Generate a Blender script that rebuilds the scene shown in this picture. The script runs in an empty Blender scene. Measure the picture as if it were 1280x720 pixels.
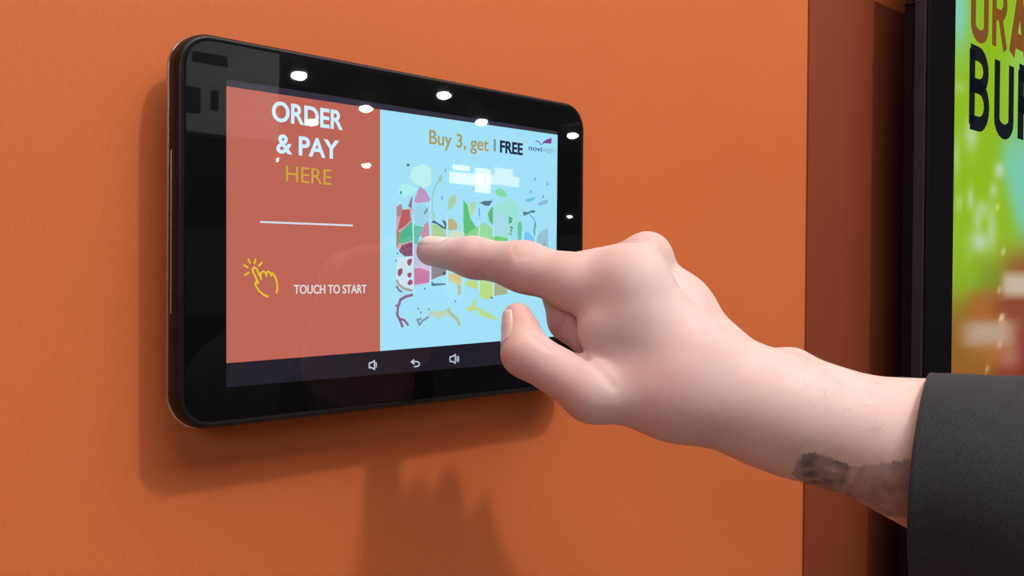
import bpy, bmesh, math, random
import numpy as np
from mathutils import Matrix, Vector

scn = bpy.context.scene
COL = scn.collection
EYE_H = 1.45                                   # height of the tablet's display top edge above the floor

# ------------------------------------------------------------------ camera
FOC = 1250.0                                    # focal length in pixels of the 1280x720 frame
R = np.array([[0.70148908, -0.71265117, 0.0064325],
              [0.00446056, 0.01341595, 0.99990005],
              [0.71266624, 0.70139028, -0.01258997]])      # rows: right, up, forward
CAM = np.array([-0.20808159, -0.36766332, -0.07873006 + EYE_H])
cd = bpy.data.cameras.new('camera'); cam = bpy.data.objects.new('camera', cd); COL.objects.link(cam)
cd.sensor_width = 36.0; cd.lens = FOC * 36.0 / 1280.0; cd.clip_start = 0.02; cd.clip_end = 200
M = Matrix.Identity(4)
for i in range(3):
    M[i][0] = R[0][i]; M[i][1] = R[1][i]; M[i][2] = -R[2][i]; M[i][3] = CAM[i]
cam.matrix_world = M
scn.camera = cam

# ------------------------------------------------------------------ colour management, world, lights
vs = scn.view_settings
vs.view_transform = 'Standard'; vs.look = 'None'; vs.gamma = 1.0; vs.use_curve_mapping = False
vs.exposure = 0.0
w = bpy.data.worlds.new('world'); scn.world = w; w.use_nodes = True
w.node_tree.nodes['Background'].inputs[0].default_value = (0.9, 0.95, 1.0, 1)
w.node_tree.nodes['Background'].inputs[1].default_value = 0.06
CEIL = EYE_H + 1.45

def spot(name, loc, target, watts, radius, angle, blend=0.4, color=(1, 1, 1)):
    l = bpy.data.lights.new(name, 'SPOT'); l.energy = watts; l.shadow_soft_size = radius
    l.spot_size = math.radians(angle); l.spot_blend = blend; l.color = color
    o = bpy.data.objects.new(name, l); COL.objects.link(o); o.location = loc
    o.rotation_euler = (Vector(target) - Vector(loc)).to_track_quat('-Z', 'Y').to_euler()
    return o
def area(name, loc, target, watts, sx, sy, color=(1, 1, 1)):
    l = bpy.data.lights.new(name, 'AREA'); l.energy = watts; l.shape = 'RECTANGLE'; l.size = sx; l.size_y = sy
    l.color = color
    o = bpy.data.objects.new(name, l); COL.objects.link(o); o.location = loc
    o.rotation_euler = (Vector(target) - Vector(loc)).to_track_quat('-Z', 'Y').to_euler()
    return o
T0 = Vector((0.25, 0.0, EYE_H - 0.05))
KEY_DIR = Vector((0.045, -0.575, 0.82)).normalized()
spot('key_spotlight', T0 + KEY_DIR * 1.78, T0, 63, 0.055, 110, 0.3, (1.0, 0.97, 0.93))
area('overhead_fill', (0.3, -1.0, CEIL - 0.02), (0.3, -1.0, 0), 57, 2.6, 1.4, (1.0, 0.98, 0.96))  # added soft fill from above, not an actual fixture
area('left_fill', (-2.6, -2.2, CEIL - 0.1), (0.2, 0, EYE_H), 50, 1.6, 1.6, (1.0, 0.97, 0.94))  # added fill from the left, stands for no known lamp
area('booth_fill', (3.2, -2.6, CEIL - 0.05), (2.4, -4.2, EYE_H + 0.8), 62, 0.8, 0.8)  # added light that brightens the booth fascia for its reflection

# ------------------------------------------------------------------ helpers
def ray(u, v):
    return np.array([(u - 640) / FOC, -(v - 360) / FOC, 1.0]) @ R
def at(u, v, Z):                                # point at depth Z along the view through (u, v)
    return CAM + ray(u, v) * Z
def onwall(u, v, y):                            # point of the plane y = const
    d = ray(u, v); return CAM + d * ((y - CAM[1]) / d[1])
def project(P):
    q = (np.asarray(P) - CAM) @ R.T
    return 640 + FOC * q[..., 0] / q[..., 2], 360 - FOC * q[..., 1] / q[..., 2]
def lin(r, g, b):
    f = lambda c: (c / 255 / 12.92) if c / 255 <= 0.04045 else ((c / 255 + 0.055) / 1.055) ** 2.4
    return (f(r), f(g), f(b), 1.0)

def mat(name, color, rough=0.5, metal=0.0, spec=0.5, emit=None, estr=0.0):
    m = bpy.data.materials.new(name); m.use_nodes = True
    b = m.node_tree.nodes['Principled BSDF']
    b.inputs['Base Color'].default_value = color; b.inputs['Roughness'].default_value = rough
    b.inputs['Metallic'].default_value = metal; b.inputs['Specular IOR Level'].default_value = spec
    if emit is not None:
        b.inputs['Emission Color'].default_value = emit; b.inputs['Emission Strength'].default_value = estr
    return m
def screen_mat(name, rgb, k=1.0):               # a colour shown by a display
    return mat(name, (0.01, 0.01, 0.01, 1), 0.6, 0, 0.0, lin(*rgb), k)
def nodes(m):
    nt = m.node_tree; return nt, nt.nodes, nt.links, nt.nodes['Principled BSDF']

def link_mesh(name, verts, faces, materials, parent=None, smooth=False, mi=None):
    me = bpy.data.meshes.new(name); me.from_pydata([tuple(map(float, p)) for p in verts], [], [tuple(map(int, f)) for f in faces])
    if not isinstance(materials, (list, tuple)): materials = [materials]
    for m in materials: me.materials.append(m)
    if mi is not None: me.polygons.foreach_set('material_index', mi)
    if smooth: me.polygons.foreach_set('use_smooth', [True] * len(me.polygons))
    me.update()
    o = bpy.data.objects.new(name, me); COL.objects.link(o)
    if parent is not None: o.parent = parent
    return o
def from_bm(name, bm, materials, parent=None, smooth=False):
    bmesh.ops.recalc_face_normals(bm, faces=bm.faces)
    me = bpy.data.meshes.new(name); bm.to_mesh(me); bm.free()
    if not isinstance(materials, (list, tuple)): materials = [materials]
    for m in materials: me.materials.append(m)
    if smooth: me.polygons.foreach_set('use_smooth', [True] * len(me.polygons))
    o = bpy.data.objects.new(name, me); COL.objects.link(o)
    if parent is not None: o.parent = parent
    return o
def empty(name, label, cat, group=None):
    o = bpy.data.objects.new(name, None); COL.objects.link(o); o.empty_display_size = 0.05
    tag(o, label, cat, group); return o
def tag(o, label, cat, group=None):
    o['label'] = label; o['category'] = cat
    if group: o['group'] = group
    return o
def add_box(bm, lo, hi, bevel=0.0):
    r = bmesh.ops.create_cube(bm, size=1.0)
    for v in r['verts']:
        v.co = Vector([(lo[i] + hi[i]) / 2 + v.co[i] * (hi[i] - lo[i]) for i in range(3)])
    if bevel > 0:
        es = list({e for v in r['verts'] for e in v.link_edges})
        bmesh.ops.bevel(bm, geom=es, offset=bevel, segments=3, affect='EDGES', profile=0.5)
def box(name, lo, hi, m, parent=None, bevel=0.0, smooth=False):
    bm = bmesh.new(); add_box(bm, lo, hi, bevel); return from_bm(name, bm, m, parent, smooth)
def structure(o): o['kind'] = 'structure'; return o

# flat shapes lying on a display: polygons in the plane y = const, given a tiny thickness
class Flat:
    def __init__(s, y): s.y = y; s.v = []; s.f = []; s.mi = []; s.mats = []
    def m(s, material):
        if material not in s.mats: s.mats.append(material)
        return s.mats.index(material)
    def poly(s, pts, material, lift=0.0, th=0.00012):      # pts: (x, z) in the plane
        k = s.m(material); b = len(s.v); n = len(pts); y = s.y - lift
        a = sum(pts[i][0] * pts[(i + 1) % n][1] - pts[(i + 1) % n][0] * pts[i][1] for i in range(n))
        if a < 0: pts = pts[::-1]
        s.v += [(x, y - th, z) for x, z in pts] + [(x, y, z) for x, z in pts]
        s.f.append(tuple(range(b, b + n))); s.mi.append(k)
        for i in range(n):
            j = (i + 1) % n
            s.f.append((b + j, b + i, b + n + i, b + n + j)); s.mi.append(k)
    def pix(s, pts, material, lift=0.0, th=0.00012):       # pts read off the display as seen at (u, v)
        s.poly([tuple(onwall(u, v, s.y)[[0, 2]]) for u, v in pts], material, lift, th)
    def stroke(s, pts, width, material, lift=0.0):         # pts: (x, z), round-ish mitred ribbon
        P = [np.array(p, float) for i, p in enumerate(pts) if i == 0 or abs(p[0] - pts[i - 1][0]) + abs(p[1] - pts[i - 1][1]) > 1e-7]; L = []; Rr = []
        for i, p in enumerate(P):
            d0 = P[i] - P[i - 1] if i else P[1] - P[0]
            d1 = P[i + 1] - P[i] if i < len(P) - 1 else d0
            d0 = d0 / (np.linalg.norm(d0) + 1e-12); d1 = d1 / (np.linalg.norm(d1) + 1e-12)
            t = d0 + d1; t /= np.linalg.norm(t) + 1e-12
            n = np.array([-t[1], t[0]]); k = 1 / max(0.5, float(np.dot(t, d1)))
            L.append(p + n * width / 2 * k); Rr.append(p - n * width / 2 * k)
        for i in range(len(P) - 1):
            s.poly([tuple(L[i]), tuple(L[i + 1]), tuple(Rr[i + 1]), tuple(Rr[i])], material, lift)
    def pixstroke(s, pts, width, material, lift=0.0):
        s.stroke([tuple(onwall(u, v, s.y)[[0, 2]]) for u, v in pts], width, material, lift)
    def ellipse(s, u, v, ru, rv, material, lift=0.0, n=14, rot=0.0, wob=0.0, seed=0):
        rn = random.Random(seed)
        pts = []
        for i in range(n):
            a = 2 * math.pi * i / n; k = 1 + wob * (rn.random() - 0.5)
            x, y = ru * k * math.cos(a), rv * k * math.sin(a)
            pts.append((u + x * math.cos(rot) - y * math.sin(rot), v + x * math.sin(rot) + y * math.cos(rot)))
        s.pix(pts, material, lift)
    def build(s, name, parent):
        return link_mesh(name, s.v, s.f, s.mats, parent, mi=s.mi)

def letters(name, body, x0, x1, z0, z1, y, m, parent, bold=0.0, th=0.0002, spacing=1.0):
    """flat lettering fitted to the rectangle x0..x1, z0..z1 of the plane y"""
    c = bpy.data.curves.new(name, 'FONT'); c.body = body; c.size = 1.0; c.offset = bold; c.extrude = 0.02
    c.space_character = spacing
    o = bpy.data.objects.new(name, c); COL.objects.link(o)
    me = bpy.data.meshes.new_from_object(o.evaluated_get(bpy.context.evaluated_depsgraph_get()))
    bpy.data.objects.remove(o); bpy.data.curves.remove(c)
    P = np.array([v.co[:] for v in me.vertices]); lo = P.min(0); hi = P.max(0)
    q = (P - lo) / np.maximum(hi - lo, 1e-9)
    for v, t in zip(me.vertices, q):
        v.co = (x0 + t[0] * (x1 - x0), y - t[2] * th, z0 + t[1] * (z1 - z0))
    me.name = name; me.materials.clear(); me.materials.append(m)
    o = bpy.data.objects.new(name, me); COL.objects.link(o)
    if parent: o.parent = parent
    return o
def letters_pix(name, body, u0, u1, vtop, vbot, y, m, parent, bold=0.0, spacing=1.0):
    """left edge seen at u0 (cap top vtop, foot vbot there), right edge at u1"""
    a = onwall(u0, vtop, y); b = onwall(u0, vbot, y); vm = (vtop + vbot) / 2
    c = onwall(u1, vm, y)
    return letters(name, body, a[0], c[0], b[2], a[2], y, m, parent, bold, spacing=spacing)

# ------------------------------------------------------------------ the setting
WALL_Y = 0.021
def wall_material(name, color):
    m = mat(name, color, 0.62, 0, 0.25); nt, N, L, b = nodes(m)
    tc = N.new('ShaderNodeTexCoord'); mp = N.new('ShaderNodeMapping'); mp.inputs['Scale'].default_value = (900, 900, 220)
    n1 = N.new('ShaderNodeTexNoise'); n1.inputs['Scale'].default_value = 1.0; n1.inputs['Detail'].default_value = 3
    L.new(tc.outputs['Object'], mp.inputs['Vector']); L.new(mp.outputs[0], n1.inputs['Vector'])
    n2 = N.new('ShaderNodeTexNoise'); n2.inputs['Scale'].default_value = 9; L.new(tc.outputs['Object'], n2.inputs['Vector'])
    mx = N.new('ShaderNodeMixRGB'); mx.blend_type = 'MULTIPLY'; mx.inputs[0].default_value = 0.16
    mx.inputs[1].default_value = color; L.new(n1.outputs['Fac'], mx.inputs[2])
    mx2 = N.new('ShaderNodeMixRGB'); mx2.blend_type = 'MULTIPLY'; mx2.inputs[0].default_value = 0.10
    L.new(mx.outputs[0], mx2.inputs[1]); L.new(n2.outputs['Fac'], mx2.inputs[2])
    L.new(mx2.outputs[0], b.inputs['Base Color'])
    bp = N.new('ShaderNodeBump'); bp.inputs['Strength'].default_value = 0.12; bp.inputs['Distance'].default_value = 0.0006
    L.new(n1.outputs['Fac'], bp.inputs['Height']); L.new(bp.outputs[0], b.inputs['Normal'])
    return m
ORANGE = wall_material('orange_wallpaper', (0.640, 0.150, 0.042, 1))
RUST = wall_material('rust_brown_wall', (0.235, 0.046, 0.0165, 1))
structure(box('wall_back', (-3.0, WALL_Y, 0.0), (5.0, WALL_Y + 0.1, CEIL), ORANGE))
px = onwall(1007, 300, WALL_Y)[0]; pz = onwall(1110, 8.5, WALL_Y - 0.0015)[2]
structure(box('dark_wall_section', (px, WALL_Y - 0.0015, 0.0), (px + 1.6, WALL_Y + 0.0005, pz), RUST))  # thin sheet that makes the right part of the wall darker brown
FLOOR = mat('hall_carpet', (0.34, 0.31, 0.30, 1), 0.95)
structure(box('floor', (-8, -30, -0.05), (28, WALL_Y + 0.1, 0.0), FLOOR))
CEILM = mat('dark_ceiling', (0.022, 0.022, 0.024, 1), 0.9, 0, 0.1)
structure(box('ceiling', (-8, -30, CEIL), (28, WALL_Y + 0.1, CEIL + 0.05), CEILM))

# ------------------------------------------------------------------ tablet
BLACK = mat('black_bezel', (0.0016, 0.0014, 0.0020, 1), 0.45, 0, 0.1)
SHELL = mat('black_plastic_shell', (0.008, 0.006, 0.006, 1), 0.38, 0, 0.22)
SILVER = mat('silver_trim', (0.62, 0.60, 0.60, 1), 0.22, 1.0)
GLASS = bpy.data.materials.new('cover_glass'); GLASS.use_nodes = True
nt = GLASS.node_tree; nt.nodes.clear()
_o = nt.nodes.new('ShaderNodeOutputMaterial'); _t = nt.nodes.new('ShaderNodeBsdfTransparent'); _g = nt.nodes.new('ShaderNodeBsdfGlossy')
_g.inputs['Roughness'].default_value = 0.015; _f = nt.nodes.new('ShaderNodeFresnel'); _f.inputs['IOR'].default_value = 1.52
_x = nt.nodes.new('ShaderNodeMixShader')
_ge = nt.nodes.new('ShaderNodeNewGeometry'); _mm = nt.nodes.new('ShaderNodeMath'); _mm.operation = 'MULTIPLY_ADD'
nt.links.new(_ge.outputs['Backfacing'], _mm.inputs[0]); _mm.inputs[1].default_value = -1.0; _mm.inputs[2].default_value = 1.0
_m2 = nt.nodes.new('ShaderNodeMath'); _m2.operation = 'MULTIPLY'; nt.links.new(_f.outputs[0], _m2.inputs[0]); nt.links.new(_mm.outputs[0], _m2.inputs[1])
nt.links.new(_m2.outputs[0], _x.inputs[0]); nt.links.new(_t.outputs[0], _x.inputs[1]); nt.links.new(_g.outputs[0], _x.inputs[2])
nt.links.new(_x.outputs[0], _o.inputs['Surface'])

GX0, GX1 = -0.0178, 0.2210
GZ1 = EYE_H + 0.0143; GZ0 = EYE_H - 0.1385
GY = 0.0                                        # front face of the cover glass
SY = 0.0009                                     # plane of the display under the glass
def rrect(x0, x1, z0, z1, r, n=10):
    pts = []
    for cx, cz, a0 in ((x1 - r, z1 - r, 0), (x0 + r, z1 - r, 90), (x0 + r, z0 + r, 180), (x1 - r, z0 + r, 270)):
        for i in range(n + 1):
            a = math.radians(a0 + 90 * i / n); pts.append((cx + r * math.cos(a), cz + r * math.sin(a)))
    return pts
def loft(name, rings, m, parent, smooth=True, caps=True, mats_idx=None):
    V = []; F = []; n = len(rings[0])
    for rg in rings: V += rg
    for k in range(len(rings) - 1):
        for i in range(n):
            j = (i + 1) % n
            F.append((k * n + i, k * n + j, (k + 1) * n + j, (k + 1) * n + i))
    if caps:
        F.append(tuple(range(n))); F.append(tuple(reversed(range((len(rings) - 1) * n, len(rings) * n))))
    bm = bmesh.new(); vv = [bm.verts.new(p) for p in V]
    for f in F: bm.faces.new([vv[i] for i in f])
    o = from_bm(name, bm, m, parent)
    if smooth:
        me = o.data; me.polygons.foreach_set('use_smooth', [len(p.vertices) == 4 for p in me.polygons])
    return o
tablet = empty('tablet', 'black wall-mounted touchscreen tablet showing ORDER & PAY HERE on the orange wall', 'tablet')
tablet.location = (0.1, WALL_Y, EYE_H - 0.065)
bpy.context.view_layer.update()
TI = Matrix.Translation(-Vector(tablet.location))
def ring_at(g, y, r=0.0115):
    return [(x, y, z) for x, z in rrect(GX0 - g, GX1 + g, GZ0 - g, GZ1 + g, r + g)]
def adopt(o, parent=None):
    if parent is not None: o.parent = parent
    o.matrix_parent_inverse = (Matrix.Translation(-Vector(tablet.location)) if o.parent == tablet else Matrix.Identity(4))
    return o
loft('back_shell', [ring_at(0.0002, 0.0010), ring_at(0.0010, 0.0004), ring_at(0.0020, 0.0008), ring_at(0.0029, 0.0024), ring_at(0.0031, 0.0045),
                    ring_at(0.0031, 0.0080), ring_at(0.0022, 0.0100), ring_at(-0.0010, 0.0122), ring_at(-0.006, 0.0130)], SHELL, tablet)
loft('trim_band', [ring_at(0.0030, 0.0078), ring_at(0.0035, 0.0082), ring_at(0.0035, 0.0090), ring_at(0.0021, 0.0096)], SILVER, tablet, caps=False)
loft('bezel', [ring_at(0, SY), ring_at(0, SY + 0.0006)], BLACK, tablet, smooth=False)
loft('cover_glass', [ring_at(-0.0001, GY), ring_at(-0.0001, GY + 0.0007)], GLASS, tablet, smooth=False)
za = onwall(219, 188, 0.005)[2]; zb = onwall(219, 392, 0.005)[2]
box('side_strip', (GX0 - 0.0036, 0.0046, zb), (GX0 - 0.0028, 0.0056, za), SILVER, tablet, 0.0002)
box('mount_plate', (0.02, 0.0125, EYE_H - 0.115), (0.18, WALL_Y, EYE_H - 0.012), SHELL, tablet, 0.002)

RED = screen_mat('order_panel_red', (190, 101, 85), 1.0)
BLUE = screen_mat('promo_panel_blue', (164, 229, 253), 1.0)
NAVY = screen_mat('navigation_navy', (24, 19, 33), 1.0)
WHITE = screen_mat('display_white', (205, 238, 255), 1.05)
YELL = screen_mat('display_yellow', (205, 170, 62), 1.0)
def panel(name, quad, m):
    f = Flat(SY); f.pix(quad, m, 0.0, 0.00008); return f.build(name, tablet)
panel('status_bar', [(283, 99), (697, 164.5), (696.8, 168.6), (475, 136.8), (283, 107.8)], screen_mat('status_grey', (46, 42, 58)))
order = panel('order_panel', [(283, 107.8), (475, 136.8), (475, 438.8), (283, 454)], RED)
promo = panel('promo_panel', [(475, 136.8), (696.8, 168.6), (694.3, 420.5), (475, 438.8)], BLUE)
navb = panel('navigation_bar', [(283, 454), (475, 438.8), (694.3, 420.5), (694, 450), (283, 484)], NAVY)
LY = SY - 0.0001
letters_pix('order_lettering', 'ORDER', 340, 428.5, 125.5, 151.5, LY, WHITE, order, 0.022)
letters_pix('pay_lettering', '& PAY', 345.5, 423.5, 166.5, 191.5, LY, WHITE, order, 0.022)
letters_pix('here_lettering', 'HERE', 357.5, 414, 207, 226.5, LY, YELL, order, -0.004)
letters_pix('touch_lettering', 'TOUCH TO START', 367.5, 458, 356, 367.5, LY, screen_mat('start_white', (225, 222, 224)), order, 0.012)
f = Flat(LY); f.pix([(325, 276.2), (441, 280.8), (441, 283.0), (325, 278.6)], screen_mat('divider_white', (215, 226, 235))); f.build('divider_line', order)
# touch icon
K = lambda pts: [(200 + a / 2.57, 260 + b / 2.57) for a, b in pts]
f = Flat(LY); ym = screen_mat('icon_yellow', (232, 200, 40), 1.0)
for s in ([(283, 163), (290, 178)], [(307, 163), (303, 180)], [(329, 174), (316, 187)], [(268, 183), (283, 191)], [(271, 216), (286, 207)],
          [(316, 243), (309, 226), (299, 206), (297, 196), (303, 190), (309, 194), (315, 206), (326, 230)],
          [(322, 220), (324, 208), (332, 203), (339, 209), (343, 220)], [(340, 211), (346, 204), (354, 208), (358, 220)],
          [(355, 211), (362, 210), (370, 222), (376, 240), (377, 256), (374, 274)],
          [(316, 243), (309, 237), (306, 245), (311, 256), (320, 268), (333, 279), (348, 285)]):
    f.pixstroke(K(s), 0.00075, ym)
f.build('touch_icon', order)
# navigation icons
ic = screen_mat('icon_pale', (190, 205, 225))
def speaker(cu, cv, waves):
    f = Flat(LY)
    f.pixstroke([(cu - 4, cv - 3), (cu - 1.5, cv - 3), (cu + 2.5, cv - 5.5), (cu + 2.5, cv + 5.0), (cu - 1.5, cv + 2.8), (cu - 4, cv + 3.2), (cu - 4, cv - 3)], 0.0006, ic)
    for k in range(waves):
        f.pixstroke([(cu + 4.3 + 1.9 * k, cv - 3.5 - k * 0.6), (cu + 4.9 + 1.9 * k, cv - 0.2), (cu + 4.3 + 1.9 * k, cv + 3.2 + k * 0.6)], 0.0005, ic)
    f.build('volume_icon', navb)
speaker(465.5, 456.5, 1); speaker(566.5, 448.8, 2)
f = Flat(LY)
f.pixstroke([(514.5, 452.5), (520.5, 451.8), (523.5, 453), (524.2, 456), (522, 457.9), (517.5, 458.3)], 0.0006, ic)
f.pixstroke([(517.5, 449.5), (514.2, 452.4), (517.8, 455.2)], 0.0006, ic); f.build('back_icon', navb)
# promo wording
gold = screen_mat('promo_gold', (172, 156, 92)); dark = screen_mat('promo_navy', (24, 26, 62)); grey = screen_mat('promo_grey', (120, 150, 150))
letters_pix('promo_lettering', 'Buy 3, get', 536.5, 610.5, 162, 185.5, LY, gold, promo, 0.008)
letters_pix('number_lettering', '1', 617.2, 619.4, 174, 189, LY, grey, promo, -0.004)
letters_pix('free_lettering', 'FREE', 625, 653.3, 175.2, 190.6, LY, dark, promo, 0.03)
letters_pix('logo_lettering', 'novi', 661, 677, 181.5, 187.6, LY, screen_mat('logo_dark', (60, 80, 120)), promo, 0.0)
letters_pix('logo_lettering', 'sign', 677.6, 692.3, 182.5, 191.5, LY, screen_mat('logo_pale', (150, 190, 215)), promo, 0.0)
f = Flat(LY); pur = screen_mat('logo_purple', (132, 62, 140)); Q = lambda pts: [(520 + a / 7.11, 150 + b / 7.11) for a, b in pts]
f.pix(Q([(1108, 224), (1140, 186), (1165, 172), (1205, 160)][::1] + [(1202, 210), (1165, 208), (1138, 206)]), pur)
f.pixstroke(Q([(1062, 190), (1082, 188), (1098, 204), (1110, 222)]), 0.0005, screen_mat('logo_blue', (60, 90, 150)))
f.build('logo_mark', promo)

# the fruit picture: narrow upright strips with fruit, splashes and painted glows of mirrored lights
f = Flat(LY)
cm = {}
def c(r, g, b):
    if (r, g, b) not in cm: cm[(r, g, b)] = screen_mat('picture_%02x%02x%02x' % (r, g, b), tuple(0.85 * q + 0.15 * e for q, e in zip((r, g, b), (170, 228, 250))))  # paled toward sky blue: reflection haze of the glass painted into the colours
    return cm[(r, g, b)]
A1 = lambda pts: [(480 + a / 6, 200 + b / 6) for a, b in pts]          # read off three close looks at the picture
A2 = lambda pts: [(590 + a / 7.2, 220 + b / 7.2) for a, b in pts]
A3 = lambda pts: [(480 + a / 6, 300 + b / 6) for a, b in pts]
l1, l2, l3 = 0.00004, 0.00008, 0.00012
f.pix(A1([(92, 640), (92, 350), (120, 330), (145, 370), (190, 365), (208, 270), (215, 640), (150, 720)]), c(216, 160, 160), 0)
f.pix(A1([(100, 530), (135, 375), (190, 370), (200, 450), (150, 500)]), c(190, 72, 70), l1)
f.pix(A1([(180, 350), (205, 275), (212, 280), (205, 360)]), c(150, 90, 130), l1)
f.pix(A1([(95, 350), (130, 330), (135, 400), (110, 430), (95, 410)]), c(176, 120, 130), l1)
f.pix(A1([(105, 625), (125, 540), (205, 460), (215, 600), (150, 625)]), c(60, 176, 130), l2)
f.pix(A1([(92, 520), (120, 545), (105, 640), (92, 665)]), c(170, 120, 84), l2)
f.pix(A1([(115, 690), (130, 640), (205, 615), (214, 720), (150, 720)]), c(134, 60, 86), l3)
for (a, b) in ((140, 665), (170, 650), (190, 690), (160, 700), (195, 640)): f.ellipse(480 + a / 6, 200 + b / 6, 1.6, 1.8, c(96, 40, 64), l3 + l1, 7)
f.pix(A1([(225, 310), (265, 195), (310, 230), (345, 290), (340, 310), (300, 318), (250, 325)]), c(196, 140, 186), l1)
f.ellipse(480 + 270 / 6, 200 + 410 / 6, 11.5, 14, c(158, 214, 238), l2, 20)
f.pix(A1([(215, 480), (255, 495), (290, 500), (270, 560), (245, 640), (220, 620)]), c(86, 190, 158), l1)
f.pix(A1([(268, 560), (300, 490), (330, 440), (338, 570), (300, 600)]), c(204, 132, 158), l1)
f.ellipse(480 + 312 / 6, 200 + 385 / 6, 1.6, 5.0, c(110, 150, 170), l3, 8, 0.5)
f.pix(A1([(210, 60), (290, 30), (350, 60), (355, 180), (300, 210), (230, 180), (195, 120)]), c(196, 248, 244), 0)  # cyan-white glow mirrored in the glass, painted as a flat shape
f.pix(A1([(100, 250), (130, 175), (200, 190), (250, 220), (215, 260), (150, 280)]), c(176, 248, 244), 0)  # lower left part of the same painted glow
f.ellipse(480 + 180 / 6, 200 + 38 / 6, 2.0, 1.8, c(60, 96, 110), l1, 7); f.ellipse(480 + 125 / 6, 200 + 245 / 6, 1.4, 2.4, c(60, 150, 150), l1, 7)
f.pix(A1([(405, 170), (415, 110), (435, 120), (430, 165)]), c(150, 206, 160), l1)
f.pixstroke(A1([(405, 165), (380, 200), (360, 280), (358, 400)]), 0.0006, c(140, 200, 170), l1)
f.ellipse(480 + 435 / 6, 200 + 285 / 6, 0.9, 3.0, c(110, 160, 190), l1, 7); f.ellipse(480 + 460 / 6, 200 + 80 / 6, 1.4, 2.4, c(120, 190, 190), l1, 7)
f.pix(A1([(352, 470), (370, 450), (400, 470), (455, 505), (465, 470), (430, 445), (460, 460), (464, 520), (430, 508), (395, 480)]), c(70, 84, 110), l3)
f.pix(A1([(352, 480), (400, 485), (460, 515), (466, 585), (352, 585)]), c(176, 208, 140), l1)
f.pix(A1([(352, 400), (380, 390), (385, 440), (356, 445)]), c(160, 214, 190), l1)
f.pix(A1([(480, 440), (520, 445), (550, 480), (545, 520), (500, 530), (480, 520)]), c(196, 176, 112), l1)
f.pix(A1([(475, 580), (500, 540), (560, 530), (588, 545), (588, 590)]), c(216, 228, 190), l1)
f.pix(A1([(485, 290), (520, 260), (545, 285), (540, 320), (490, 380), (478, 350)]), c(176, 208, 160), l1)
f.pix(A1([(595, 300), (625, 340), (645, 440), (690, 505), (610, 560), (595, 540)]), c(84, 190, 96), l2)
f.pix(A1([(595, 565), (650, 520), (715, 500), (715, 590), (595, 590)]), c(130, 212, 130), l1)
f.pix(A1([(640, 330), (690, 310), (670, 400), (650, 420)]), c(176, 220, 150), l1)
f.pix(A2([(60, 245), (105, 225), (185, 222), (150, 270), (110, 265), (90, 250)]), c(70, 96, 110), l3)
f.pixstroke(A2([(62, 290), (66, 400)]), 0.0005, c(70, 110, 160), l3)
f.pix(A2([(60, 440), (110, 420), (150, 450), (186, 470), (186, 575), (30, 575)]), c(150, 222, 150), l1)
f.pix(A2([(140, 340), (160, 300), (186, 275), (186, 440), (155, 410)]), c(84, 180, 96), l2)
f.pix(A2([(205, 130), (245, 105), (290, 130), (320, 185), (260, 190), (225, 170)]), c(128, 222, 160), l1)
f.pix(A2([(190, 270), (350, 190), (420, 300), (430, 420), (330, 575), (190, 540)]), c(156, 232, 214), 0)
f.pix(A2([(195, 330), (300, 320), (310, 520), (195, 545)]), c(172, 222, 240), l1)
f.pix(A2([(180, 550), (230, 540), (320, 565), (320, 585), (185, 585)]), c(96, 206, 90), l2)
for k, (a, b) in enumerate(((350, 385), (345, 410), (352, 465), (345, 490), (340, 520))): f.ellipse(590 + a / 7.2, 220 + b / 7.2, 2.2, 1.5, c(60, 150, 120), l3, 8, 0.6)
f.pixstroke(A2([(333, 360), (337, 575)]), 0.0006, c(70, 150, 130), l3)
f.pix(A2([(408, 480), (415, 415), (440, 410), (448, 470), (440, 575), (412, 575)]), c(90, 196, 140), l2)
f.pix(A2([(455, 320), (500, 325), (540, 305), (570, 315), (560, 330), (520, 330), (490, 350), (462, 355)]), c(66, 110, 120), l3)
f.pixstroke(A2([(505, 330), (560, 395), (570, 450)]), 0.0004, c(80, 130, 150), l3)
f.pix(A2([(455, 575), (462, 520), (500, 500), (548, 545), (570, 600), (570, 640), (455, 610)]), c(110, 196, 250), l1)
f.pix(A2([(548, 500), (560, 430), (574, 410), (574, 570)]), c(80, 180, 160), l2)
f.pix(A2([(580, 560), (600, 520), (640, 490), (682, 470), (684, 660), (580, 640)]), c(150, 190, 210), l1)
f.pix(A2([(585, 640), (600, 610), (640, 620), (655, 600), (640, 650), (620, 655)]), c(50, 70, 90), l3)
f.pix(A2([(470, 215), (520, 200), (565, 185), (560, 215), (510, 235)]), c(104, 190, 226), l1)
f.pix(A2([(585, 250), (630, 225), (685, 210), (680, 240), (610, 270)]), c(140, 180, 210), l1)
for (a, b) in ((527, 140), (566, 30), (678, 72), (640, 185)): f.ellipse(590 + a / 7.2, 220 + b / 7.2, 0.9, 2.2, c(110, 150, 175), l1, 7)
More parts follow.
